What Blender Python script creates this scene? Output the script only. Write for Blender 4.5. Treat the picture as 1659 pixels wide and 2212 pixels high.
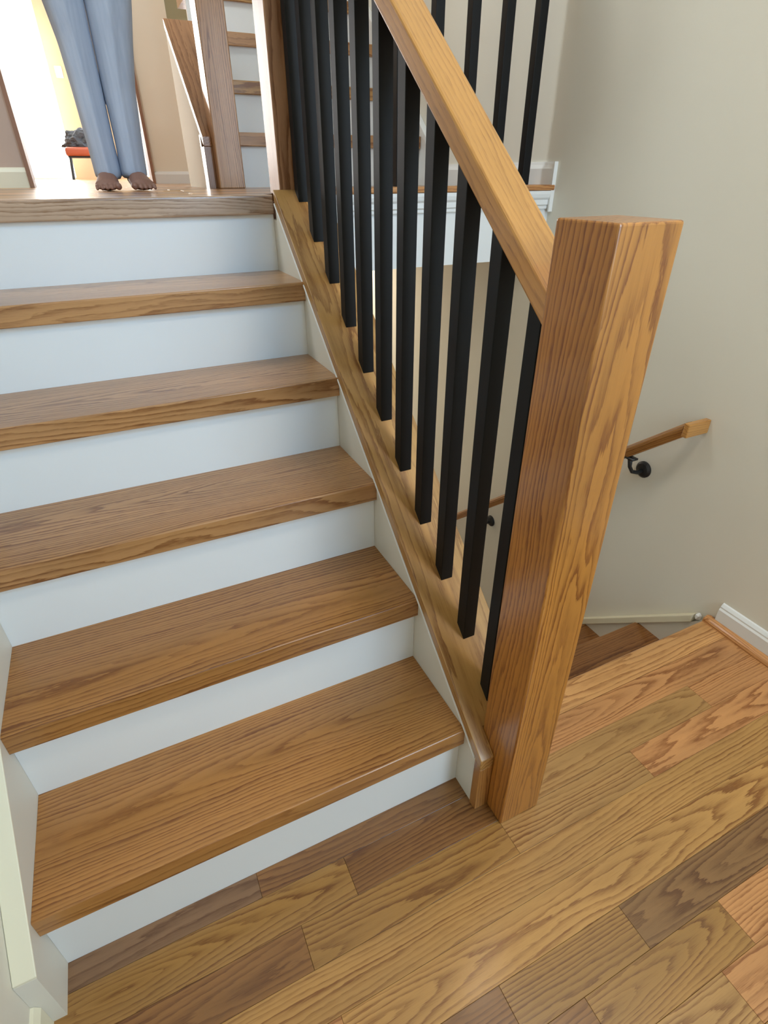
import bpy, bmesh, math, random
from mathutils import Vector, Matrix, noise
random.seed(7)
sc = bpy.context.scene
for o in list(bpy.data.objects): bpy.data.objects.remove(o)
COL = sc.collection

# ------------------------------------------------------------------ camera
cam_d = bpy.data.cameras.new('camera'); cam = bpy.data.objects.new('camera', cam_d); COL.objects.link(cam)
cam_d.sensor_fit = 'VERTICAL'; cam_d.sensor_height = 36.0; cam_d.lens = 36.0 * 1177.45 / 2212.0
cam_d.clip_start = 0.02; cam_d.clip_end = 200
MR = Matrix(((0.90144032, 0.23134753, -0.36590118), (-0.43288561, 0.47405557, -0.76673422), (-0.00392458, 0.84955850, 0.52747982)))
cam.matrix_world = Matrix.Translation((-0.4862, -0.6270, 1.2321)) @ MR.to_4x4()
sc.camera = cam

# ------------------------------------------------------------------ world, lamps, exposure
w = bpy.data.worlds.new('sky'); sc.world = w; w.use_nodes = True
bg = w.node_tree.nodes['Background']; bg.inputs[0].default_value = (0.80, 0.90, 1.0, 1); bg.inputs[1].default_value = 4.0
sc.view_settings.view_transform = 'Standard'; sc.view_settings.look = 'None'
sc.view_settings.exposure = 0.0; sc.view_settings.gamma = 1.0; sc.view_settings.use_curve_mapping = False

def area(name, loc, target, sx, sy, power, color):
    l = bpy.data.lights.new(name, 'AREA'); l.shape = 'RECTANGLE'; l.size = sx; l.size_y = sy; l.energy = power; l.color = color
    o = bpy.data.objects.new(name, l); COL.objects.link(o); o.location = loc
    o.rotation_euler = (Vector(target) - Vector(loc)).to_track_quat('-Z', 'Y').to_euler()
    return o
# daylight through the tall foyer window behind the camera
area('foyer_window_light', (0.62, -2.15, 1.75), (0.0, 0.9, 0.9), 0.75, 1.5, 31, (0.54, 0.77, 1.0))
tw = area('upper_riser_fill_light', (0.30, -2.15, 3.30), (-0.42, 1.15, 1.05), 0.8, 0.5, 4.2, (0.16, 0.52, 1.0)); tw.data.spread = math.radians(52)  # added narrow blue beam on the upper risers, no window behind it
# ceiling lamp over the stair landing
area('ceiling_lamp_light', (0.45, -0.45, 2.65), (0.50, -0.30, 0.0), 0.24, 0.24, 14, (1.0, 0.90, 0.76))
# unseen lights added to brighten the upper landing, lower hall and far room
area('upper_landing_fill_light', (-1.5, 1.5, 3.55), (0.4, 2.2, 1.3), 0.6, 0.6, 36, (0.84, 0.94, 1.0))
area('lower_hall_fill_light', (0.62, 2.9, 0.93), (0.62, 2.6, -1.0), 0.6, 0.6, 11, (1.0, 0.90, 0.76))
area('far_room_fill_light', (-0.4, 6.0, 3.68), (-0.4, 6.3, 1.2), 1.2, 1.2, 26, (1.0, 0.97, 0.92))
# daylight through the patio doors of the far room
area('patio_door_light', (-1.03, 8.9, 2.3), (-0.3, 1.2, 1.1), 1.0, 2.0, 120, (1.0, 0.98, 0.95))
area('far_window_light', (1.0, 8.9, 2.3), (0.1, 2.0, 1.2), 1.1, 1.6, 110, (1.0, 0.97, 0.92))

# ------------------------------------------------------------------ dimensions
R_, D_, O_, T_ = 0.1971, 0.22451, 0.0164, 0.0483      # rise, run, overhang, tread thickness
M_ = R_ / D_
W_ = 0.835
ZU = 6 * R_                                          # upper floor
XW = 1.038                                           # right wall face
XL = -0.868                                          # left wall face

# ------------------------------------------------------------------ materials
def lin(r, g, b):
    f = lambda c: (c/255/12.92) if c/255 <= 0.04045 else ((c/255+0.055)/1.055)**2.4
    return (f(r), f(g), f(b), 1)
def new_mat(name):
    m = bpy.data.materials.new(name); m.use_nodes = True
    return m, m.node_tree, m.node_tree.nodes['Principled BSDF']
class NT:
    def __init__(s, nt): s.nt = nt
    def n(s, t, **kw):
        x = s.nt.nodes.new(t)
        for k, v in kw.items(): setattr(x, k, v)
        return x
    def l(s, a, b): s.nt.links.new(a, b)
    def math(s, op, a, b=None, c=None):
        x = s.n('ShaderNodeMath', operation=op)
        for i, v in enumerate((a, b, c)):
            if v is None: continue
            if isinstance(v, (int, float)): x.inputs[i].default_value = v
            else: s.l(v, x.inputs[i])
        return x.outputs[0]
    def noise(s, vec, scale, detail=2.0, rough=0.5):
        x = s.n('ShaderNodeTexNoise'); x.inputs['Scale'].default_value = scale; x.inputs['Detail'].default_value = detail
        x.inputs['Roughness'].default_value = rough; s.l(vec, x.inputs['Vector']); return x.outputs['Fac']

def make_oak():
    m, nt, bsdf = new_mat('oak'); N = NT(nt)
    tc = N.n('ShaderNodeTexCoord'); sep = N.n('ShaderNodeSeparateXYZ'); N.l(tc.outputs['Object'], sep.inputs[0])
    L, P, Q = sep.outputs
    at = N.n('ShaderNodeAttribute', attribute_type='OBJECT', attribute_name='ring')
    rs = N.n('ShaderNodeSeparateXYZ'); N.l(at.outputs['Vector'], rs.inputs[0])
    p0, q0, tilt = rs.outputs
    sd = N.n('ShaderNodeAttribute', attribute_type='OBJECT', attribute_name='seed')
    seed = sd.outputs['Fac']
    def vec(a, b, c):
        cb = N.n('ShaderNodeCombineXYZ')
        N.l(N.math('ADD', N.math('MULTIPLY', L, a), N.math('MULTIPLY', seed, 3.71)), cb.inputs[0])
        N.l(N.math('ADD', N.math('MULTIPLY', P, b), N.math('MULTIPLY', seed, 1.93)), cb.inputs[1])
        N.l(N.math('MULTIPLY', Q, c), cb.inputs[2]); return cb.outputs[0]
    w1 = N.math('MULTIPLY', N.math('SUBTRACT', N.noise(vec(2.2, 11, 11), 1.0, 1.5), 0.5), 0.040)
    w2 = N.math('MULTIPLY', N.math('SUBTRACT', N.noise(vec(14, 90, 90), 1.0, 2.0), 0.5), 0.0056)
    w3 = N.math('MULTIPLY', N.math('SUBTRACT', N.noise(vec(60, 500, 500), 1.0, 1.0), 0.5), 0.0022)
    a = N.math('SUBTRACT', P, p0)
    b = N.math('ADD', N.math('SUBTRACT', Q, q0), N.math('MULTIPLY', L, tilt))
    rad = N.math('SQRT', N.math('ADD', N.math('MULTIPLY', a, a), N.math('MULTIPLY', b, b)))
    rad = N.math('ADD', N.math('ADD', rad, w1), N.math('ADD', w2, w3))
    rr_ = N.math('ADD', N.math('MULTIPLY', rad, 1/0.0074), N.math('MULTIPLY', N.math('SUBTRACT', N.noise(vec(1.6, 55, 55), 1.0, 1.0), 0.5), 1.6))
    t = N.math('FRACT', rr_)
    wn = N.n('ShaderNodeTexWhiteNoise', noise_dimensions='1D'); N.l(N.math('ADD', N.math('FLOOR', rr_), N.math('MULTIPLY', seed, 13.0)), wn.inputs['W'])
    fg = N.n('ShaderNodeAttribute', attribute_type='OBJECT', attribute_name='figure')
    ringk = N.math('MULTIPLY', N.math('ADD', 0.38, N.math('MULTIPLY', wn.outputs['Value'], 0.75)), fg.outputs['Fac'])
    rp = N.n('ShaderNodeValToRGB'); N.l(t, rp.inputs[0]); e = rp.color_ramp.elements
    e[0].position = 0.0; e[0].color = (0.95, 0.95, 0.95, 1); e[1].position = 1.0; e[1].color = (0.80, 0.80, 0.80, 1)
    for p, v in ((0.12, 0.85), (0.34, 0.36), (0.60, 0.10), (0.90, 0.0)):
        x = e.new(p); x.color = (v, v, v, 1)
    line = N.math('MULTIPLY', N.math('MULTIPLY', rp.outputs[0], ringk), N.math('ADD', 0.45, N.math('MULTIPLY', N.noise(vec(4, 25, 25), 1.0, 2.0), 1.0)))
    por = N.noise(vec(26, 820, 820), 1.0, 2.0, 0.6)
    pr = N.n('ShaderNodeMapRange'); N.l(por, pr.inputs['Value']); pr.inputs['From Min'].default_value = 0.52; pr.inputs['From Max'].default_value = 0.72
    pores = N.math('MULTIPLY', pr.outputs[0], N.math('ADD', 0.16, N.math('MULTIPLY', rp.outputs[0], 0.5)))
    big = N.noise(vec(2.5, 14, 14), 1.0, 2.0)
    fac = N.math('MINIMUM', N.math('ADD', N.math('MULTIPLY', line, 1.05), pores), 1.0)
    tint = N.n('ShaderNodeAttribute', attribute_type='OBJECT', attribute_name='tint')
    dk = N.n('ShaderNodeMix', data_type='RGBA', blend_type='MULTIPLY'); dk.inputs['Factor'].default_value = 1.0
    N.l(tint.outputs['Color'], dk.inputs[6]); dk.inputs[7].default_value = (0.44, 0.31, 0.185, 1)
    mx = N.n('ShaderNodeMix', data_type='RGBA'); N.l(fac, mx.inputs['Factor']); N.l(tint.outputs['Color'], mx.inputs[6]); N.l(dk.outputs[2], mx.inputs[7])
    bw = N.n('ShaderNodeMapRange'); N.l(big, bw.inputs['Value']); bw.inputs['From Min'].default_value = 0.25; bw.inputs['From Max'].default_value = 0.75
    bw.inputs['To Min'].default_value = 0.84; bw.inputs['To Max'].default_value = 1.12
    vm = N.n('ShaderNodeVectorMath', operation='SCALE'); N.l(mx.outputs[2], vm.inputs[0]); N.l(bw.outputs[0], vm.inputs['Scale'])
    N.l(vm.outputs[0], bsdf.inputs['Base Color'])
    bsdf.inputs['Roughness'].default_value = 0.38
    bsdf.inputs['Coat Weight'].default_value = 0.6; bsdf.inputs['Coat Roughness'].default_value = 0.2
    bsdf.inputs['Specular IOR Level'].default_value = 0.45
    bm_ = N.n('ShaderNodeBump'); bm_.inputs['Strength'].default_value = 0.10; bm_.inputs['Distance'].default_value = 0.0006; bm_.invert = True
    N.l(fac, bm_.inputs['Height']); N.l(bm_.outputs[0], bsdf.inputs['Normal'])
    return m
OAK = make_oak()

def paint(name, col, rough=0.6, bump=0.0, scale=300.0, var=0.0):
    m, nt, b = new_mat(name); N = NT(nt)
    b.inputs['Base Color'].default_value = col; b.inputs['Roughness'].default_value = rough
    tc = N.n('ShaderNodeTexCoord')
    if var:
        f = N.noise(tc.outputs['Object'], 2.2, 3.0)
        mr = N.n('ShaderNodeMapRange'); N.l(f, mr.inputs['Value']); mr.inputs['To Min'].default_value = 1-var; mr.inputs['To Max'].default_value = 1+var
        vm = N.n('ShaderNodeVectorMath', operation='SCALE'); vm.inputs[0].default_value = col[:3]; N.l(mr.outputs[0], vm.inputs['Scale'])
        N.l(vm.outputs[0], b.inputs['Base Color'])
    if bump:
        f = N.noise(tc.outputs['Object'], scale, 2.0)
        bp = N.n('ShaderNodeBump'); bp.inputs['Strength'].default_value = bump; bp.inputs['Distance'].default_value = 0.001
        N.l(f, bp.inputs['Height']); N.l(bp.outputs[0], b.inputs['Normal'])
    return m
WALL = paint('wall_paint', lin(228, 223, 208), 0.75, 0.12, 380, 0.02)
WHITE = paint('white_trim_paint', lin(232, 232, 228), 0.42, 0.05, 200, 0.015)
CREAM = paint('cream_trim_paint', lin(232, 226, 200), 0.45, 0.05, 200, 0.02)
SKIRT = paint('skirt_paint', lin(222, 217, 203), 0.5, 0.08, 260, 0.02)
CEIL = paint('ceiling_paint', lin(235, 235, 230), 0.85)
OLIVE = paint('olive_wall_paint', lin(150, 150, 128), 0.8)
TAN = paint('tan_wall_paint', lin(240, 230, 210), 0.75, 0.1, 60, 0.06)
BLACK = paint('black_metal', (0.006, 0.006, 0.0062, 1), 0.48, 0.05, 500); BLACK.node_tree.nodes['Principled BSDF'].inputs['Specular IOR Level'].default_value = 0.22
IRON = paint('black_iron', (0.008, 0.008, 0.008, 1), 0.45, 0.1, 200)
SKIN = paint('skin', lin(120, 84, 68), 0.55, 0.1, 120, 0.05)
HAIR = paint('hair', (0.012, 0.009, 0.007, 1), 0.6, 0.5, 150)
SHIRT = paint('shirt_cloth', lin(190, 188, 180), 0.9, 0.2, 500)
DOORW = paint('door_wood', lin(150, 112, 88), 0.5, 0.1, 90, 0.08)
RUST = paint('rust_leather', lin(168, 84, 58), 0.5, 0.2, 120, 0.06)
GARM = paint('charcoal_cloth', lin(72, 76, 82), 0.9, 0.4, 200, 0.2)
SAND = paint('sand_wall_paint', lin(190, 166, 132), 0.8)
TAUPE = paint('glare_toned_wall_paint', lin(196, 172, 154), 0.7)  # pinkish window glare is put into this wall colour
PLASTIC = paint('plate_plastic', lin(235, 228, 205), 0.35)
def trouser_mat():
    m, nt, b = new_mat('blue_grey_linen'); N = NT(nt); b.inputs['Roughness'].default_value = 0.9
    tc = N.n('ShaderNodeTexCoord'); mp = N.n('ShaderNodeMapping'); mp.inputs['Scale'].default_value = (90, 90, 6); N.l(tc.outputs['Object'], mp.inputs[0])
    f = N.noise(mp.outputs[0], 1.0, 3.0)
    mx = N.n('ShaderNodeMix', data_type='RGBA'); N.l(f, mx.inputs['Factor']); mx.inputs[6].default_value = lin(160, 174, 194); mx.inputs[7].default_value = lin(192, 202, 216)
    N.l(mx.outputs[2], b.inputs['Base Color'])
    f2 = N.noise(tc.outputs['Object'], 600, 2.0); bp = N.n('ShaderNodeBump'); bp.inputs['Strength'].default_value = 0.2; bp.inputs['Distance'].default_value = 0.001
    N.l(f2, bp.inputs['Height']); N.l(bp.outputs[0], b.inputs['Normal']); return m
TROUS = trouser_mat()
def thin(name, kind):
    m = bpy.data.materials.new(name); m.use_nodes = True; nt = m.node_tree; N = NT(nt)
    nt.nodes.remove(nt.nodes['Principled BSDF']); out = nt.nodes['Material Output']
    tr = N.n('ShaderNodeBsdfTransparent'); mix = N.n('ShaderNodeMixShader')
    if kind == 'glass':
        g = N.n('ShaderNodeBsdfGlossy'); g.inputs['Roughness'].default_value = 0.02; mix.inputs[0].default_value = 0.06
    else:
        g = N.n('ShaderNodeBsdfTranslucent'); g.inputs['Color'].default_value = (0.95, 0.94, 0.90, 1); mix.inputs[0].default_value = 0.65
    N.l(tr.outputs[0], mix.inputs[1]); N.l(g.outputs[0], mix.inputs[2]); N.l(mix.outputs[0], out.inputs[0]); return m
GLASS = thin('window_glass', 'glass'); SHEER = thin('sheer_cloth', 'sheer')

# oak tints (linear albedo of the light wood between the grain lines)
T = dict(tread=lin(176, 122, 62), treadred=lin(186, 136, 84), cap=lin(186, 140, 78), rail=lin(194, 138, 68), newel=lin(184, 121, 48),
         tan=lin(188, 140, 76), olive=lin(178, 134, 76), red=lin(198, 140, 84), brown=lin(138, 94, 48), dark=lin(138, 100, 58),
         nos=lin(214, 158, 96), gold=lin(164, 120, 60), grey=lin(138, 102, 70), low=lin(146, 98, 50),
         landing=lin(192, 160, 130), far=lin(196, 148, 100), head=lin(176, 128, 88))
_seed = [0]
def oakify(o, tint='tread', ring=None, fig=1.0):
    _seed[0] += 1; s = _seed[0]; rnd = random.Random(s * 17 + 3)
    o['seed'] = float(s); o['figure'] = float(fig)
    if ring is None:
        ring = (rnd.uniform(-0.06, 0.06), rnd.choice((-1, 1)) * rnd.uniform(0.02, 0.05), rnd.uniform(-0.05, 0.05))
    o['ring'] = [float(v) for v in ring]
    t = T[tint] if isinstance(tint, str) else tint
    k = rnd.uniform(0.95, 1.05)
    o['tint'] = [float(t[0]*k), float(t[1]*k), float(t[2]*k)]

# ------------------------------------------------------------------ mesh helpers
def tag(o, label=None, cat=None, group=None, kind=None):
    if label: o['label'] = label
    if cat: o['category'] = cat
    if group: o['group'] = group
    if kind: o['kind'] = kind
    return o
FX = Matrix.Identity(3)                                                 # grain along world X
FZ = Matrix(((0, 1, 0), (0, 0, 1), (1, 0, 0))).transposed()              # local x=Z, y=X, z=Y  (columns set below)
def frame(Lv, Pv=None):
    Lv = Vector(Lv).normalized(); Pv = Vector(Pv).normalized(); Pv = (Pv - Lv * Pv.dot(Lv)).normalized(); Qv = Lv.cross(Pv)
    return Matrix((Lv, Pv, Qv)).transposed()
FZ = frame((0, 0, 1), (1, 0, 0)); FY = frame((0, 1, 0), (1, 0, 0))
def link(o, parent):
    COL.objects.link(o)
    if parent is not None:
        o.parent = parent; o.location = Vector(o.location) - PW[parent.name]
PW = {}
def from_bm(name, bm, mat, parent=None, fr=FX, origin=None, smooth=False):
    bmesh.ops.recalc_face_normals(bm, faces=bm.faces)
    if origin is None:
        vs = [v.co for v in bm.verts]
        origin = Vector([(min(c[i] for c in vs) + max(c[i] for c in vs)) / 2 for i in range(3)])
    Ri = fr.transposed()
    for v in bm.verts: v.co = Ri @ (v.co - origin)
    me = bpy.data.meshes.new(name); bm.to_mesh(me); bm.free()
    if smooth:
        for p in me.polygons: p.use_smooth = True
    me.materials.append(mat)
    o = bpy.data.objects.new(name, me); o.location = origin
    o.rotation_euler = fr.to_euler(); PW[o.name] = Vector(origin)
    link(o, parent); return o
def add_box(bm, x0, x1, y0, y1, z0, z1):
    r = bmesh.ops.create_cube(bm, size=1)
    for v in r['verts']:
        v.co = Vector((x0 + (v.co.x + .5) * (x1 - x0), y0 + (v.co.y + .5) * (y1 - y0), z0 + (v.co.z + .5) * (z1 - z0)))
    return r['verts']
def bev(bm, w, seg=2, edges=None):
    if w: bmesh.ops.bevel(bm, geom=list(edges if edges is not None else bm.edges), offset=w, segments=seg, affect='EDGES', profile=0.5)
def box(name, x0, x1, y0, y1, z0, z1, mat, parent=None, bw=0.0, fr=FX, seg=2):
    bm = bmesh.new(); add_box(bm, x0, x1, y0, y1, z0, z1); bev(bm, bw, seg); return from_bm(name, bm, mat, parent, fr)
def prism(name, poly, axis, a0, a1, mat, parent=None, bw=0.0, fr=FX, seg=2, top=None):
    """poly: outline in the other two axes (in x,y,z order); extruded a0..a1 along axis"""
    bm = bmesh.new(); n = len(poly)
    def P(p, a):
        if axis == 0: return Vector((a, p[0], p[1]))
        if axis == 1: return Vector((p[0], a, p[1]))
        return Vector((p[0], p[1], a))
    A = [bm.verts.new(P(p, a0)) for p in poly]; B = [bm.verts.new(P(p, a1)) for p in poly]
    bm.faces.new(A); bm.faces.new(B)
    for i in range(n): bm.faces.new((A[i], A[(i+1) % n], B[(i+1) % n], B[i]))
    bmesh.ops.recalc_face_normals(bm, faces=bm.faces); bev(bm, bw, seg)
    return from_bm(name, bm, mat, parent, fr)
def slab(name, outline, zb, zt, mat, parent=None, bw=0.0, fr=FX):
    """outline in XY; zb/zt are functions of y"""
    bm = bmesh.new(); n = len(outline)
    A = [bm.verts.new((x, y, zb(y))) for x, y in outline]; B = [bm.verts.new((x, y, zt(y))) for x, y in outline]
    bm.faces.new(A); bm.faces.new(B)
    for i in range(n): bm.faces.new((A[i], A[(i+1) % n], B[(i+1) % n], B[i]))
    bmesh.ops.recalc_face_normals(bm, faces=bm.faces); bev(bm, bw)
    return from_bm(name, bm, mat, parent, fr)
def tube(bm, pts, rads, seg=12, sx=1.0, cap=True):
    rings = []; n = len(pts); pts = [Vector(p) for p in pts]; ref = None
    for i, p in enumerate(pts):
        d = (pts[min(i+1, n-1)] - pts[max(i-1, 0)]).normalized()
        if ref is None: ref = Vector((1, 0, 0)) if abs(d.x) < 0.8 else Vector((0, 1, 0))
        u = (ref - d * ref.dot(d)).normalized(); v = d.cross(u); ref = u
        r = rads[i] if isinstance(rads, (list, tuple)) else rads
        ru, rv = r if isinstance(r, (list, tuple)) else (r, r)
        rings.append([bm.verts.new(p + u * ru * math.cos(2*math.pi*k/seg) + v * rv * math.sin(2*math.pi*k/seg)) for k in range(seg)])
    for a, b in zip(rings, rings[1:]):
        for k in range(seg): bm.faces.new((a[k], a[(k+1) % seg], b[(k+1) % seg], b[k]))
    if cap: bm.faces.new(rings[0]); bm.faces.new(rings[-1])
def ball(bm, c, r, sub=2):
    res = bmesh.ops.create_icosphere(bm, subdivisions=sub, radius=1.0)
    rr = r if isinstance(r, (tuple, list)) else (r, r, r)
    for v in res['verts']: v.co = Vector((c[0] + v.co.x * rr[0], c[1] + v.co.y * rr[1], c[2] + v.co.z * rr[2]))
def empty(name, loc, label, cat, group=None):
    o = bpy.data.objects.new(name, None); o.location = loc; o.empty_display_size = 0.05; PW[o.name] = Vector(loc); COL.objects.link(o)
    return tag(o, label, cat, group)
def copy_to(o, delta, parent=None):
    c = o.copy(); COL.objects.link(c); PW[c.name] = PW[o.name] + Vector(delta); c.parent = parent
    c.location = PW[c.name] - (PW[parent.name] if parent is not None else Vector((0, 0, 0))); return c

# ================================================================== STRUCTURE
ZLOW = -10 * R_; ZC = 3.75
def wall(name, *a, mat=WALL): return tag(box(name, *a, mat), kind='structure')
wall('wall_right', XW, XW + 0.12, -2.28, 5.0, ZLOW, ZC)
wall('wall_left', XL - 0.12, XL, -2.28, 1.10, -0.02, ZC)
# wall behind the camera, with the opening of the tall foyer window
bmw = bmesh.new()
for a in ((XL, 0.22, ZLOW, ZC), (1.02, XW, ZLOW, ZC), (0.22, 1.02, ZLOW, 0.95), (0.22, 1.02, 2.55, ZC)): add_box(bmw, a[0], a[1], -2.40, -2.28, a[2], a[3])
tag(from_bm('wall_back', bmw, WALL), kind='structure')
tag(box('ceiling', -3.4, 2.3, -3.1, 9.2, ZC, ZC + 0.1, CEIL), kind='structure')
# body of the stair: wall between the two flights
cb = lambda y: 0.218 + 0.8637 * y                    # underside of the sloped cap
ct = lambda y: 0.250 + 0.8637 * y                    # top of the sloped cap
tag(prism('wall_stringer', [(-0.063, 0), (-0.063, cb(-0.063)), (1.095, cb(1.095)), (1.095, 1.12), (1.16, 1.12), (1.16, ZLOW), (0.135, ZLOW), (0.135, 0)], 0, 0.0, 0.146, SKIRT), kind='structure')
# ledge over the descending flight
tag(box('wall_fascia', 0.146, XW, 1.165, 1.30, 0.957, 1.13, WHITE), kind='structure')
cr = [(1.165, 1.122), (1.157, 1.122), (1.157, 1.131), (1.152, 1.135), (1.152, 1.150), (1.146, 1.157), (1.143, 1.168), (1.143, 1.178), (1.165, 1.178)]
tag(prism('trim_1', cr, 0, 0.146, XW - 0.002, WHITE), kind='structure')
# lower hall under the ledge
tag(box('floor', XL, XW + 0.5, 2.2, 4.4, ZLOW - 0.1, ZLOW, OAK), kind='structure'); lowfloor = bpy.data.objects['floor']; lowfloor.name = 'floor.002'
oakify(lowfloor, 'low')
wall('wall_lower_hall', 0.0, XW, 3.4, 3.5, ZLOW, 0.98)
wall('wall_lower_left', 0.0, 0.146, 1.1605, 3.4, ZLOW, 0.98)
wall('wall_landing_left', -3.28, XL - 0.12, 1.0, 1.1, ZLOW, ZC)
# far room of the upper floor
wall('wall_far_left', -3.4, -0.69, 2.75, 2.87, ZU, ZC, mat=TAUPE)
wall('wall_upper_left', -3.4, -3.28, 1.1, 9.0, ZU, ZC, mat=TAN)
bmf = bmesh.new()
for a in ((-3.4, -1.55, ZU, ZC), (-1.55, -0.50, ZU + 2.35, ZC), (-0.50, 0.40, ZU, ZC), (0.40, 1.65, ZU + 2.35, ZC), (0.40, 1.65, ZU, ZU + 0.02), (1.65, 2.3, ZU, ZC)): add_box(bmf, a[0], a[1], 9.0, 9.12, a[2], a[3])
tag(from_bm('wall_far', bmf, SAND), kind='structure')
wall('wall_partition', -0.045, 0.185, 3.62, 3.72, ZU, ZC, mat=TAN)
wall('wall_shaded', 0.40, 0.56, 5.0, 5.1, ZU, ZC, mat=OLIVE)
tag(box('trim_2', -0.062, -0.045, 3.60, 3.74, ZU, ZC, DOORW), kind='structure')
tag(box('trim_3', -0.69, -0.672, 2.72, 2.90, ZU, ZC, DOORW), kind='structure')
bb2 = [(3.62, ZU), (3.605, ZU), (3.605, ZU + 0.05), (3.612, ZU + 0.062), (3.62, ZU + 0.066)]
tag(prism('baseboard_partition', bb2, 0, -0.045, 0.185, WHITE), kind='structure')
bb3 = [(2.75, ZU), (2.735, ZU), (2.735, ZU + 0.062), (2.742, ZU + 0.075), (2.75, ZU + 0.08)]
tag(prism('baseboard_far_left', bb3, 0, -3.4, -0.69, CREAM), kind='structure')

# ---- floors: base slabs and planks
fl = tag(box('floor', XL, XW, -2.28, 0.100, -0.16, -0.0195, DOORW), kind='structure')
uf = tag(box('floor.001', -3.4, XW, 1.175, 9.12, ZU - 0.2, ZU - 0.0195, DOORW), kind='structure')
def plank(x0, x1, y0, y1, tint, ring=None, parent=fl, z=0.0, bw=0.0005):
    g = 0.0002
    o = box('plank', x0 + g, x1 - g, y0 + g, y1 - g, z - 0.019, z, OAK, parent, bw, seg=1); oakify(o, tint, ring); return o
XR = 1.02
rows = {  # browner boards at left and front, tints darkened further for the floor shade
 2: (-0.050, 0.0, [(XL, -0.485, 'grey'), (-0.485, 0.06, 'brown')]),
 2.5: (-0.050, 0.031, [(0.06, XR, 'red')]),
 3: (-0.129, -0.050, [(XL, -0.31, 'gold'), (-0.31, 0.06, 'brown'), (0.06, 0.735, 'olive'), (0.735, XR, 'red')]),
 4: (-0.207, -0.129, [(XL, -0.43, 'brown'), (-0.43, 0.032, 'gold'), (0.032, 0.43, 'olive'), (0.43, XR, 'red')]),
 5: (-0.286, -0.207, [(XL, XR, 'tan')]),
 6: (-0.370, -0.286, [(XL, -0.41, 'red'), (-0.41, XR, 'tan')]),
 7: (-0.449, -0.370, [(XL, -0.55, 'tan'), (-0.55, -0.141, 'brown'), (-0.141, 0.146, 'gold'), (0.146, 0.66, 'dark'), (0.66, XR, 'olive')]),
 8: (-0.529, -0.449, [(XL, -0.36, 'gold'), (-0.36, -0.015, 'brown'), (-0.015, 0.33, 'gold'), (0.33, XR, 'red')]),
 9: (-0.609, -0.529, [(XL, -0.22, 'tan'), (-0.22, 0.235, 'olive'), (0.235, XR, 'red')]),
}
RINGS = {(8, 2): (0.01, -0.012, 0.11), (3, 0): (0.004, -0.006, 0.10), (7, 3): (0.0, -0.010, -0.09), (6, 1): (0.0, -0.035, 0.03), (5, 0): (0.07, -0.03, 0.012), (2.5, 0): (0.01, -0.02, 0.05)}
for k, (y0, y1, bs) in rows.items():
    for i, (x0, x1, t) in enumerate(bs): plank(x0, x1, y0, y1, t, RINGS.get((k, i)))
yy = -0.609
while yy > -2.15:
    cuts = sorted([XL, XR] + [random.uniform(-0.7, 0.9) for _ in range(2)])
    for a, b in zip(cuts, cuts[1:]):
        if b - a > 0.05: plank(a, b, yy - 0.08, yy, random.choice(('tan', 'olive', 'red', 'brown', 'gold')))
    yy -= 0.08
# nosing board at the head of the descending flight
bmn = bmesh.new(); add_box(bmn, 0.1465, XR, 0.0315, 0.117, -0.034, 0.0)
ed = [e for e in bmn.edges if all(abs(v.co.y - 0.117) < 1e-5 for v in e.verts) and abs(e.verts[0].co.x - e.verts[1].co.x) > 0.1]
bev(bmn, 0.011, 4, ed); nb = from_bm('nosing_board', bmn, OAK, fl); oakify(nb, 'nos', (0.02, -0.05, 0.0))
# upper floor: landing nosing, ledge board and planks
def nose(name, x0, x1, y0, y1, z0, z1, parent, tint, ring=None, r=0.005):
    bm = bmesh.new(); add_box(bm, x0, x1, y0, y1, z0, z1)
    ed = [e for e in bm.edges if all(abs(v.co.y - y0) < 1e-5 for v in e.verts) and abs(e.verts[0].co.x - e.verts[1].co.x) > 0.05]
    bev(bm, r, 3, ed); o = from_bm(name, bm, OAK, parent); oakify(o, tint, ring); return o
ln = nose('landing_nosing', XL, -0.003, 5 * D_ - O_, 1.20, ZU - T_, ZU, uf, 'landing', (0.0, -0.03, 0.05))
nose('ledge_board', 0.123, XW - 0.004, 1.140, 1.245, ZU - 0.004, ZU + 0.014, uf, 'red')
y = 1.2005
k = 0
while y < 8.9:
    wd = 0.083 if y < 2.6 else 0.33
    cuts = [XL - 0.4 if y < 2.6 else -3.2] + sorted(random.uniform(-0.7, 0.6) for _ in range(2)) + [XW - 0.02]
    for a, b in zip(cuts, cuts[1:]):
        if y < 2.10 and y + wd > 1.14 and b > 0.12 and y < 1.245:
            b = 0.12
        if b - a > 0.08: plank(a, b, y, y + wd, random.choice(('tan', 'olive', 'red', 'brown')), None, uf, ZU)
    y += wd

# ================================================================== MAIN STAIR
def tread(parent, x0, x1, yf, yb, ztop, tint, ring):
    bm = bmesh.new(); add_box(bm, x0, x1, yf, yb, ztop - T_, ztop)
    ed = [e for e in bm.edges if all(abs(v.co.y - yf) < 1e-5 for v in e.verts) and abs(e.verts[0].co.x - e.verts[1].co.x) > 0.05]
    bev(bm, 0.003, 3, ed); o = from_bm('tread', bm, OAK, parent); oakify(o, tint, ring); return o
st = empty('staircase', (-0.42, 0, 0), 'main staircase with oak treads and white risers beside the black balusters', 'staircase')
rings = [(0.01, 0.06, 0.03), (-0.05, 0.07, -0.02), (0.03, 0.05, 0.05), (-0.02, 0.06, 0.04), (0.05, 0.07, -0.03)]
tt = ['tread', 'tread', 'treadred', 'treadred', 'treadred']
for k in range(1, 6):
    tread(st, -W_, -0.0005, (k-1) * D_ - O_, k * D_ + 0.012, k * R_, tt[k-1], rings[k-1])
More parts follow.
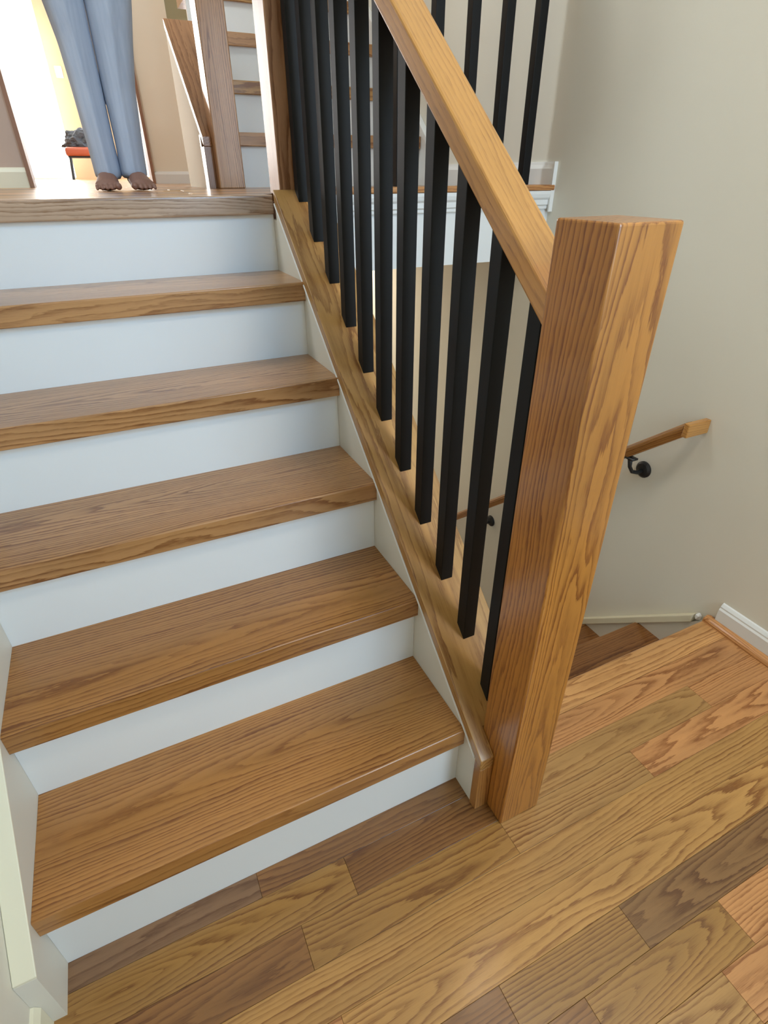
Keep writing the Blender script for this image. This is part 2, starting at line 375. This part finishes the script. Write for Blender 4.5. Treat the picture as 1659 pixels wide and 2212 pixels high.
for k in range(1, 7):
    box('riser', -W_, -0.0005, (k-1) * D_ + 0.0003, (k-1) * D_ + 0.018, (k-1) * R_ + 0.0001, k * R_ - T_, WHITE, st)
# left skirt board with cream sloped top and its cut end
sk = lambda y: 0.2305 + 0.85 * y
prism('skirt_board', [(-0.080, 0.0), (-0.080, sk(-0.080) - 0.006), (1.095, sk(1.095) - 0.006), (1.095, 0.0)], 0, XL + 0.0005, -W_ - 0.0003, SKIRT, st)
slab('skirt_cap', [(XL + 0.0005, -0.080), (-W_ + 0.001, -0.080), (-W_ + 0.001, 1.095), (XL + 0.0005, 1.095)], lambda y: sk(y) - 0.006, sk, CREAM, st, 0.0015)
# sloped oak cap carrying the balusters, and its upright end board
fs = frame((0, 1, 0.8637), (1, 0, 0))
cap = slab('stringer_cap', [(-0.003, -0.085), (0.0298, -0.085), (0.0298, -0.0365), (0.149, -0.0365), (0.149, 1.0945), (-0.003, 1.0945)], cb, ct, OAK, st, 0.0016, fs)
oakify(cap, 'cap', (0.02, 0.25, 0.0))
eb = prism('end_board', [(-0.085, 0.0), (-0.085, cb(-0.085) - 0.0005), (-0.0632, cb(-0.0632) - 0.0005), (-0.0632, 0.0)], 0, -0.003, 0.0298, OAK, st, 0.0012, FZ)
oakify(eb, 'tread', (0.1, 0.0, 0.0))
slab('caulk_line', [(-0.0050, -0.0620), (-0.0006, -0.0620), (-0.0006, 1.094), (-0.0050, 1.094)], lambda y: cb(y) - 0.0055, lambda y: cb(y) - 0.0003, WHITE, st, 0.001)

# ---- newel posts
def newel(x, y, z, h, label, tint, ring):
    bm = bmesh.new(); v = add_box(bm, x, x + 0.102, y, y + 0.102, z, z + h)
    bm.edges.ensure_lookup_table()
    bev(bm, 0.0035, 3)
    o = from_bm('newel_post', bm, OAK, None, FZ); oakify(o, tint, ring); return tag(o, label, 'newel post', 'square oak newel posts')
newel(0.0302, -0.1387, 0.0, 1.1857, 'tall square oak newel post on the plank floor at the stair foot', 'newel', (0.012, -0.085, 0.035))
newel(0.0180, 1.0950, ZU - 0.0, 1.19, 'oak newel post at the head of the black balusters', 'head', (0.0, 0.20, 0.0))
Y2 = 2.118
newel(0.0302, Y2 - 0.139, ZU, 1.19, 'oak newel post at the foot of the upper staircase', 'far', (-0.02, -0.07, 0.03))

# ---- handrail
hb = lambda y: 1.0597 + 0.80 * y
ht = lambda y: 1.1062 + 0.80 * y
hr = slab('handrail', [(0.052, -0.0365), (0.1195, -0.0365), (0.1195, 1.0945), (0.052, 1.0945)], hb, ht, OAK, None, 0.004, frame((0, 1, 0.8), (1, 0, 0)))
oakify(hr, 'rail', (0.35, -0.35, 0.002), 0.42); tag(hr, 'sloping oak handrail over the black balusters', 'handrail')

# ---- balusters
ORD = ['first', 'second', 'third', 'fourth', 'fifth', 'sixth', 'seventh', 'eighth', 'ninth', 'tenth', 'eleventh']
def bal(x0, y0, zb, zt, s=0.030):
    o = slab('baluster', [(x0, y0), (x0 + s, y0), (x0 + s, y0 + s), (x0, y0 + s)], zb, zt, BLACK, None, 0.0012); return o
for i in range(11):
    y0 = -0.0042 + 0.1063 * i
    b = bal(0.0585, y0, lambda y: ct(y) + 0.0002, lambda y: hb(y) - 0.0002)
    tag(b, 'black square baluster on the sloped oak cap, %s up from the tall newel' % ORD[i], 'baluster', 'black balusters on the sloped cap')
# guard balusters on the ledge above the descending flight
for i in range(7):
    x0 = 0.922 - 0.1235 * i
    b = bal(x0, 1.185, lambda y: ZU + 0.0143, lambda y: ZU + 0.90)
    tag(b, 'black square guard baluster on the ledge, %s from the beige wall' % ORD[i], 'baluster', 'guard balusters on the ledge')
gr = box('guard_rail', 0.1205, XW - 0.002, 1.166, 1.234, ZU + 0.9003, ZU + 0.945, OAK, None, 0.004); oakify(gr, 'rail'); tag(gr, 'level oak guard rail above the ledge balusters', 'handrail')

# ================================================================== UPPER STAIR (beyond the landing)
s2 = empty('staircase', (0.6, Y2, ZU), 'upper staircase with white risers beyond the landing', 'staircase')
for k in range(1, 7):
    tread(s2, 0.1495, XW - 0.022, Y2 + (k-1) * D_ - O_, Y2 + k * D_ + 0.012, ZU + k * R_, 'treadred' if k % 2 else 'tan', (random.uniform(-.05, .05), 0.03, 0.05))
for k in range(1, 8):
    box('riser', 0.1495, XW - 0.022, Y2 + (k-1) * D_ + 0.0003, Y2 + (k-1) * D_ + 0.018, ZU + (k-1) * R_ + 0.0004, ZU + k * R_ - T_, WHITE, s2)
c2 = lambda y: ZU + 0.250 + 0.8637 * (y - Y2)
c2b = lambda y: ZU + 0.218 + 0.8637 * (y - Y2)
ye = Y2 + 0.42
cp2 = slab('stringer_cap', [(-0.003, Y2 - 0.085), (0.0298, Y2 - 0.085), (0.0298, Y2 - 0.0365), (0.149, Y2 - 0.0365), (0.149, ye), (-0.003, ye)], c2b, c2, OAK, s2, 0.0016, fs); oakify(cp2, 'head', (0.02, 0.25, 0))
e2 = box('end_board', -0.003, 0.149, Y2 - 0.0365, Y2 - 0.012, ZU, c2b(Y2 - 0.0365) - 0.001, OAK, s2, 0.001, FZ); oakify(e2, 'head', (0.1, 0.0, 0.0))
e3 = box('end_board', -0.003, 0.0298, Y2 - 0.085, Y2 - 0.0368, ZU, c2b(Y2 - 0.085) - 0.001, OAK, s2, 0.001, FZ); oakify(e3, 'head', (0.1, 0.0, 0.0))
prism('stringer_panel', [(Y2 - 0.011, ZU), (Y2 - 0.011, c2b(Y2 - 0.011) - 0.001), (ye, c2b(ye) - 0.001), (ye, ZU)], 0, 0.0, 0.146, TAN, s2)
sk2 = lambda y: ZU + 0.2305 + 0.85 * (y - Y2)
prism('skirt_board', [(Y2 - 0.08, ZU), (Y2 - 0.08, sk2(Y2 - 0.08)), (Y2 + 1.35, sk2(Y2 + 1.35)), (Y2 + 1.35, ZU)], 0, XW - 0.020, XW - 0.0005, WHITE, s2)
slab('skirt_cap', [(XW - 0.030, Y2 - 0.08), (XW - 0.0005, Y2 - 0.08), (XW - 0.0005, Y2 + 1.35), (XW - 0.030, Y2 + 1.35)], lambda y: sk2(y) + 0.0003, lambda y: sk2(y) + 0.03, WHITE, s2, 0.003)
# baseboard along the right wall of the upper landing
bbu = [(XW, ZU + 0.0), (XW - 0.016, ZU), (XW - 0.016, ZU + 0.062), (XW - 0.009, ZU + 0.074), (XW - 0.006, ZU + 0.083), (XW, ZU + 0.083)]
tag(prism('baseboard_upper_right', bbu, 1, 1.150, Y2 - 0.082, WHITE), kind='structure')
tag(box('trim_4', XW - 0.016, XW - 0.0003, 1.1425, 1.1495, ZU - 0.07, ZU + 0.083, WHITE), kind='structure')

# ================================================================== DESCENDING STAIR
s3 = empty('staircase', (0.58, 0.3, -R_), 'descending staircase of dark oak treads below the plank floor', 'staircase')
DL = 0.2195
for k in range(1, 10):
    yb = 0.117 + (k-1) * DL - 0.0164
    bm = bmesh.new(); yf = 0.117 + k * DL; add_box(bm, 0.1465, XW - 0.0182, yb, yf, -k * R_ - T_, -k * R_)
    ed = [e for e in bm.edges if all(abs(v.co.y - yf) < 1e-5 for v in e.verts) and abs(e.verts[0].co.x - e.verts[1].co.x) > 0.05]
    bev(bm, 0.004, 3, ed); o = from_bm('tread', bm, OAK, s3); oakify(o, 'low', (random.uniform(-.05, .05), 0.06, 0.02))
    box('riser', 0.1465, XW - 0.0182, yb - 0.018, yb - 0.0003, -k * R_ + 0.0004, -(k-1) * R_ - (T_ if k > 1 else 0.0345), WHITE, s3)
lk = lambda y: -0.012 - 0.878 * (y - 0.155)
prism('skirt_board', [(0.118, lk(0.118) - 0.034), (2.15, lk(2.15) - 0.034), (2.15, ZLOW), (1.9, ZLOW), (0.118, -0.40)], 0, XW - 0.018, XW - 0.0003, SKIRT, s3)
slab('skirt_cap', [(XW - 0.026, 0.150), (XW - 0.0003, 0.150), (XW - 0.0003, 2.15), (XW - 0.026, 2.15)], lambda y: lk(y) - 0.0335, lk, CREAM, s3, 0.003)
bmc = bmesh.new(); ball(bmc, (XW - 0.013, 0.139, -0.012), (0.012, 0.011, 0.016), 1); from_bm('skirt_cap_end', bmc, WHITE, s3)

# wall rail beside the descending flight
wr = empty('wall_handrail', (XW, 0.5, 0.37), 'slim oak wall rail on black iron brackets beside the descending stairs', 'handrail')
rt = lambda y: 0.612 - 0.833 * (y - 0.333)
bm = bmesh.new(); xs = [(0.945, 0.006), (0.945, -0.024), (0.953, -0.044), (0.977, -0.044), (0.985, -0.024), (0.985, 0.006 - 0.008), (0.978, 0.002), (0.952, 0.002)]
xs = [(0.945, -0.010), (0.945, -0.020), (0.954, -0.046), (0.976, -0.046), (0.985, -0.020), (0.985, -0.010), (0.976, 0.0), (0.954, 0.0)]
A = [bm.verts.new((x, 0.335, rt(0.335) + dz)) for x, dz in xs]; B = [bm.verts.new((x, 1.95, rt(1.95) + dz)) for x, dz in xs]
bm.faces.new(A); bm.faces.new(B)
for i in range(8): bm.faces.new((A[i], A[(i+1) % 8], B[(i+1) % 8], B[i]))
ro = from_bm('rail', bm, OAK, wr, frame((0, 1, -0.833), (1, 0, 0))); oakify(ro, 'tread', (0.0, 0.1, 0.01))
rr = box('rail_return', 0.944, XW - 0.0005, 0.316, 0.3345, rt(0.335) - 0.042, rt(0.335) + 0.001, OAK, wr, 0.003); oakify(rr, 'rail', (0.0, 0.5, 0.0), 0.5)
for yb, zb in ((0.491, 0.366), (1.277, -0.298)):
    br = bmesh.new(); 
    tube(br, [(XW - 0.006, yb, zb), (XW - 0.03, yb, zb - 0.006), (XW - 0.055, yb + 0.003, zb + 0.002), (0.972, yb + 0.008, zb + 0.022), (0.966, yb + 0.010, rt(yb + 0.01) - 0.048)], [0.008, 0.007, 0.0065, 0.0065, 0.009], 10)
    add_box(br, 0.952, 0.978, yb - 0.012, yb + 0.032, rt(yb + 0.01) - 0.053, rt(yb + 0.01) - 0.047)
    bo = from_bm('bracket', br, IRON, wr, smooth=True)
    rs = bmesh.new(); tube(rs, [(XW - 0.0004, yb, zb), (XW - 0.006, yb, zb), (XW - 0.012, yb, zb), (XW - 0.015, yb, zb)], [0.029, 0.029, 0.022, 0.010], 24)
    ro2 = from_bm('rosette', rs, IRON, bo)

# baseboard and shoe along the right wall beside the plank floor
prof = [(XW, 0.0), (XW - 0.015, 0.0), (XW - 0.015, 0.060), (XW - 0.011, 0.066), (XW - 0.011, 0.071), (XW - 0.005, 0.080), (XW, 0.082)]
bbr = tag(prism('baseboard_right', prof, 1, -2.27, 0.088, WHITE), kind='structure')
sp = [(XW - 0.0155, 0.0003)] + [(XW - 0.0155 - 0.0195 * math.sin(a), 0.0003 + 0.0195 * math.cos(a)) for a in [i * math.pi / 10 for i in range(6)]]
so = prism('shoe_moulding', sp, 1, -2.27, 0.112, OAK, bbr, 0, FY); oakify(so, 'red')
so2 = box('shoe_return', XW - 0.034, XW - 0.001, 0.0885, 0.115, 0.0003, 0.016, OAK, bbr, 0.006); oakify(so2, 'red')
pl = [(XL, 0.0), (XL + 0.012, 0.0), (XL + 0.012, 0.066), (XL + 0.005, 0.078), (XL, 0.080)]
bbl = tag(prism('baseboard_left', pl, 1, -2.27, -0.0805, CREAM), kind='structure')

# ================================================================== FAR ROOM THINGS
def window(name, x0, x1, y, z0, z1):
    fr_ = bmesh.new(); t = 0.05
    for a in ((x0, x0 + t, z0, z1), (x1 - t, x1, z0, z1), (x0 + t, x1 - t, z0, z0 + t), (x0 + t, x1 - t, z1 - t, z1), ((x0+x1)/2 - t/2, (x0+x1)/2 + t/2, z0 + t, z1 - t)):
        add_box(fr_, a[0], a[1], y, y + 0.06, a[2], a[3])
    w_ = tag(from_bm(name, fr_, WHITE), kind='structure')
    m_ = (x0 + x1) / 2
    for a, b in ((x0 + t, m_ - t/2), (m_ + t/2, x1 - t)):
        box('pane', a, b, y + 0.02, y + 0.026, z0 + t, z1 - t, GLASS, w_)
window('window_1', -1.55, -0.50, 9.03, ZU, ZU + 2.35)
window('window_2', 0.40, 1.65, 9.03, ZU + 0.02, ZU + 2.35)
window('window_3', 0.22, 1.02, -2.38, 0.95, 2.55)
cu = bmesh.new(); NX = 60
va = []
for i in range(NX + 1):
    x = -0.97 + i * 0.48 / NX; yv = 8.86 + 0.035 * math.sin(i * 0.75) + 0.01 * math.sin(i * 1.9)
    va.append((cu.verts.new((x, yv, ZU + 0.02)), cu.verts.new((x * 0.92 - 0.04, yv, ZU + 2.5))))
for a, b in zip(va, va[1:]): cu.faces.new((a[0], b[0], b[1], a[1]))
tag(from_bm('sheer_curtain', cu, SHEER, smooth=True), 'sheer white curtain hanging by the bright patio door', 'curtain')
sw = empty('light_switch', (-0.385, 9.0, 2.33), 'cream light switch plate on the tan wall behind the person', 'light switch')
box('wall_plate', -0.425, -0.345, 8.992, 8.9995, 2.27, 2.39, PLASTIC, sw, 0.003)
box('toggle', -0.391, -0.379, 8.980, 8.992, 2.32, 2.345, PLASTIC, sw, 0.002)
# stool with folded garment
YS = 8.1
stl = empty('stool', (-0.33, YS, ZU), 'rust leather stool on thin black legs in the bright room', 'stool')
bm = bmesh.new(); add_box(bm, -0.54, -0.13, YS - 0.2, YS + 0.2, ZU + 0.24, ZU + 0.33); bev(bm, 0.03, 4); from_bm('seat', bm, RUST, stl, smooth=True)
box('seat_frame', -0.52, -0.15, YS - 0.18, YS + 0.18, ZU + 0.225, ZU + 0.2395, IRON, stl)
for sx in (-1, 1):
    for sy in (-1, 1):
        bm = bmesh.new(); tube(bm, [(-0.335 + sx * 0.165, YS + sy * 0.16, ZU + 0.224), (-0.335 + sx * 0.19, YS + sy * 0.185, ZU + 0.0005)], 0.016, 8); from_bm('leg', bm, IRON, stl)
gm = bmesh.new(); bmesh.ops.create_icosphere(gm, subdivisions=4, radius=1.0)
for v in gm.verts:
    d = v.co.normalized(); n1 = noise.noise(d * 2.3 + Vector((3, 1, 7))); n2 = abs(noise.noise(d * 3.6)); r = 1 + 0.35 * n1 - 0.28 * n2
    v.co = Vector((-0.36 + d.x * 0.17 * r, YS + d.y * 0.15 * r, ZU + 0.332 + max(0, 0.06 + d.z * 0.13 * r + 0.05 * (d.x * 0.4))))
for v in gm.verts:
    if v.co.z < ZU + 0.36: v.co.x = -0.36 + (v.co.x + 0.36) * 1.25; v.co.z = max(v.co.z, ZU + 0.3315)
gmo = from_bm('garment', gm, GARM); tag(gmo, 'crumpled charcoal garment heaped on the rust stool', 'garment')

# ================================================================== PERSON
px, py = -0.335, 1.93
per = empty('person', (px, py, ZU), 'person in blue-grey trousers standing barefoot on the upper landing', 'person')
def pt(x, y, z): return (px + x, py + y, ZU + z)
body = bmesh.new()
HX = 0.047
for s, xk in ((-1, -0.052), (1, 0.066)):
    # foot: heel to toes, toes toward the stairs
    xf = s * HX; sp_ = s * 0.012
    tube(body, [pt(xf, 0.055, 0.030), pt(xf, 0.045, 0.034), pt(xf + sp_*.3, 0.0, 0.036), pt(xf + sp_*.6, -0.06, 0.028), pt(xf + sp_, -0.110, 0.019), pt(xf + sp_, -0.126, 0.014)],
         [0.012, 0.027, (0.031, 0.034), (0.037, 0.027), (0.041, 0.018), (0.034, 0.012)], 16)
    for t in range(5):
        tx = xf + sp_ + s * (-0.032 + 0.0158 * t + (0 if t == 0 else 0.005)); rt_ = 0.0112 if t == 0 else 0.0074 - 0.0004 * t
        ly = -0.166 + (0.0 if t == 0 else 0.006 * t)
        tube(body, [pt(tx, -0.115, 0.017), pt(tx, ly + 0.012, 0.016), pt(tx, ly, rt_ + 0.002), pt(tx, ly - 0.008, rt_ + 0.001)], [rt_, rt_, rt_ * 0.95, rt_ * 0.5], 10)
    # leg
    tube(body, [pt(xf, 0.02, 0.03), pt(xf, 0.02, 0.09), pt(xf, 0.03, 0.28), pt(xk, 0.01, 0.47), pt(s * 0.085, 0.0, 0.70), pt(s * 0.085, 0.0, 0.88)], [0.030, 0.029, 0.047, 0.050, 0.070, 0.078], 16)
    # arm and hand hanging at the side
    tube(body, [pt(s * 0.165, 0.0, 1.38), pt(s * 0.205, 0.0, 1.33), pt(s * 0.235, 0.01, 1.10), pt(s * 0.245, -0.02, 0.90), pt(s * 0.245, -0.04, 0.82)], [0.05, 0.048, 0.040, 0.028, 0.026], 14)
    tube(body, [pt(s * 0.245, -0.04, 0.83), pt(s * 0.247, -0.045, 0.79), pt(s * 0.248, -0.05, 0.74)], [(0.022, 0.026), (0.016, 0.038), (0.014, 0.038)], 12)
    for f in range(4):
        yo = -0.078 + 0.019 * f; ln_ = (0.068, 0.076, 0.071, 0.056)[f]
        tube(body, [pt(s * 0.248, yo, 0.745), pt(s * 0.246, yo - 0.004, 0.745 - ln_ * 0.5), pt(s * 0.238, yo - 0.004, 0.745 - ln_)], [0.0085, 0.008, 0.006], 8)
    tube(body, [pt(s * 0.240, -0.072, 0.80), pt(s * 0.232, -0.092, 0.765), pt(s * 0.228, -0.096, 0.735)], [0.011, 0.0095, 0.007], 8)
tube(body, [pt(0, 0, 0.84), pt(0, 0, 0.95), pt(0, 0.0, 1.10), pt(0, 0.0, 1.28), pt(0, 0.0, 1.38), pt(0, 0.005, 1.43), pt(0, 0.0, 1.50)],
     [(0.15, 0.10), (0.155, 0.105), (0.135, 0.09), (0.165, 0.105), (0.15, 0.085), (0.06, 0.06), (0.052, 0.055)], 24)
ball(body, pt(0, -0.012, 1.60), (0.074, 0.092, 0.112), 3)
ball(body, pt(0, -0.03, 1.535), (0.052, 0.062, 0.05), 2)
tube(body, [pt(0, -0.098, 1.615), pt(0, -0.115, 1.59), pt(0, -0.122, 1.572), pt(0, -0.10, 1.562)], [0.009, 0.012, 0.015, 0.012], 8)
for s in (-1, 1): ball(body, pt(s * 0.075, 0.0, 1.595), (0.010, 0.020, 0.031), 1)
ball(body, pt(0, -0.088, 1.533), (0.024, 0.014, 0.007), 1)
bo = from_bm('body', body, SKIN, per, origin=Vector((px, py, ZU)), smooth=True)
rm = bo.modifiers.new('remesh', 'REMESH'); rm.mode = 'VOXEL'; rm.voxel_size = 0.0034; rm.use_smooth_shade = True
sm = bo.modifiers.new('smooth', 'SMOOTH'); sm.iterations = 2; sm.factor = 0.4
EYE = paint('eye', (0.02, 0.015, 0.012, 1), 0.2)
for s in (-1, 1):
    ey = bmesh.new(); ball(ey, pt(s * 0.031, -0.090, 1.605), (0.011, 0.009, 0.006), 2); from_bm('eye', ey, EYE, per, smooth=True)
ha = bmesh.new(); ball(ha, pt(0, 0.012, 1.632), (0.083, 0.096, 0.098), 3)
for v in ha.verts:
    if v.co.y < py - 0.055 and v.co.z < ZU + 1.665: v.co.y = py - 0.055
from_bm('hair', ha, HAIR, per, smooth=True)
tr = bmesh.new()
def leg_loft(prof, seg=48, ph=0.0):
    ringsv = []; fine = [prof[0]]
    for a, b in zip(prof, prof[1:]):
        n = max(1, int(round((b[0] - a[0]) / 0.025)))
        for i in range(1, n + 1): fine.append(tuple(p + (q - p) * i / n for p, q in zip(a, b)))
    prof = fine
    for z, xc, yc, rx, ry in prof:
        rg = []
        for k in range(seg):
            a = 2 * math.pi * k / seg
            fold = 1 + 0.030 * math.sin(3 * a + ph + z * 3) + 0.018 * math.sin(7 * a + 2 * ph - z * 5)
            crease = 1 + 0.10 * math.exp(-((a - 1.5 * math.pi) / 0.16) ** 2)
            rg.append(tr.verts.new(pt(xc + rx * fold * math.cos(a), yc + ry * fold * crease * math.sin(a), z)))
        ringsv.append(rg)
    for a, b in zip(ringsv, ringsv[1:]):
        for k in range(seg): tr.faces.new((a[k], a[(k+1) % seg], b[(k+1) % seg], b[k]))
    tr.faces.new(ringsv[0]); tr.faces.new(ringsv[-1])
leg_loft([(0.030, -0.0440, 0.01, 0.0455, 0.060), (0.06, -0.0440, 0.012, 0.0455, 0.060), (0.15, -0.047, 0.012, 0.0450, 0.062), (0.30, -0.050, 0.015, 0.0490, 0.067), (0.42, -0.054, 0.010, 0.0530, 0.070), (0.53, -0.063, 0.0, 0.062, 0.076), (0.70, -0.080, 0.0, 0.082, 0.095), (0.84, -0.082, 0.0, 0.088, 0.108), (0.92, -0.075, 0.0, 0.085, 0.11)], ph=0.4)
leg_loft([(0.034, 0.0440, 0.01, 0.0455, 0.060), (0.06, 0.0440, 0.012, 0.0455, 0.060), (0.15, 0.0475, 0.012, 0.0460, 0.062), (0.30, 0.052, 0.015, 0.0530, 0.067), (0.42, 0.062, 0.010, 0.0630, 0.070), (0.53, 0.073, 0.0, 0.073, 0.076), (0.70, 0.085, 0.0, 0.086, 0.095), (0.84, 0.082, 0.0, 0.088, 0.108), (0.92, 0.075, 0.0, 0.085, 0.11)], ph=1.9)
tube(tr, [pt(0, 0, 0.84), pt(0, 0, 0.90), pt(0, 0, 1.0), pt(0, 0, 1.06)], [(0.165, 0.112), (0.168, 0.116), (0.156, 0.108), (0.148, 0.10)], 40)
to = from_bm('trousers', tr, TROUS, per, origin=Vector((px, py, ZU)), smooth=True)
sb = to.modifiers.new('subsurf', 'SUBSURF'); sb.levels = 1; sb.render_levels = 1
shb = bmesh.new()
tube(shb, [pt(0, 0, 0.96), pt(0, 0, 1.10), pt(0, 0, 1.28), pt(0, 0, 1.385), pt(0, 0.003, 1.44)], [(0.172, 0.122), (0.158, 0.108), (0.182, 0.122), (0.168, 0.10), (0.075, 0.072)], 28)
for s in (-1, 1): tube(shb, [pt(s * 0.14, 0, 1.39), pt(s * 0.205, 0, 1.335), pt(s * 0.238, 0.01, 1.12)], [0.062, 0.062, 0.056], 16)
sho = from_bm('shirt', shb, SHIRT, per, origin=Vector((px, py, ZU)), smooth=True)
rm = sho.modifiers.new('remesh', 'REMESH'); rm.mode = 'VOXEL'; rm.voxel_size = 0.008; rm.use_smooth_shade = True
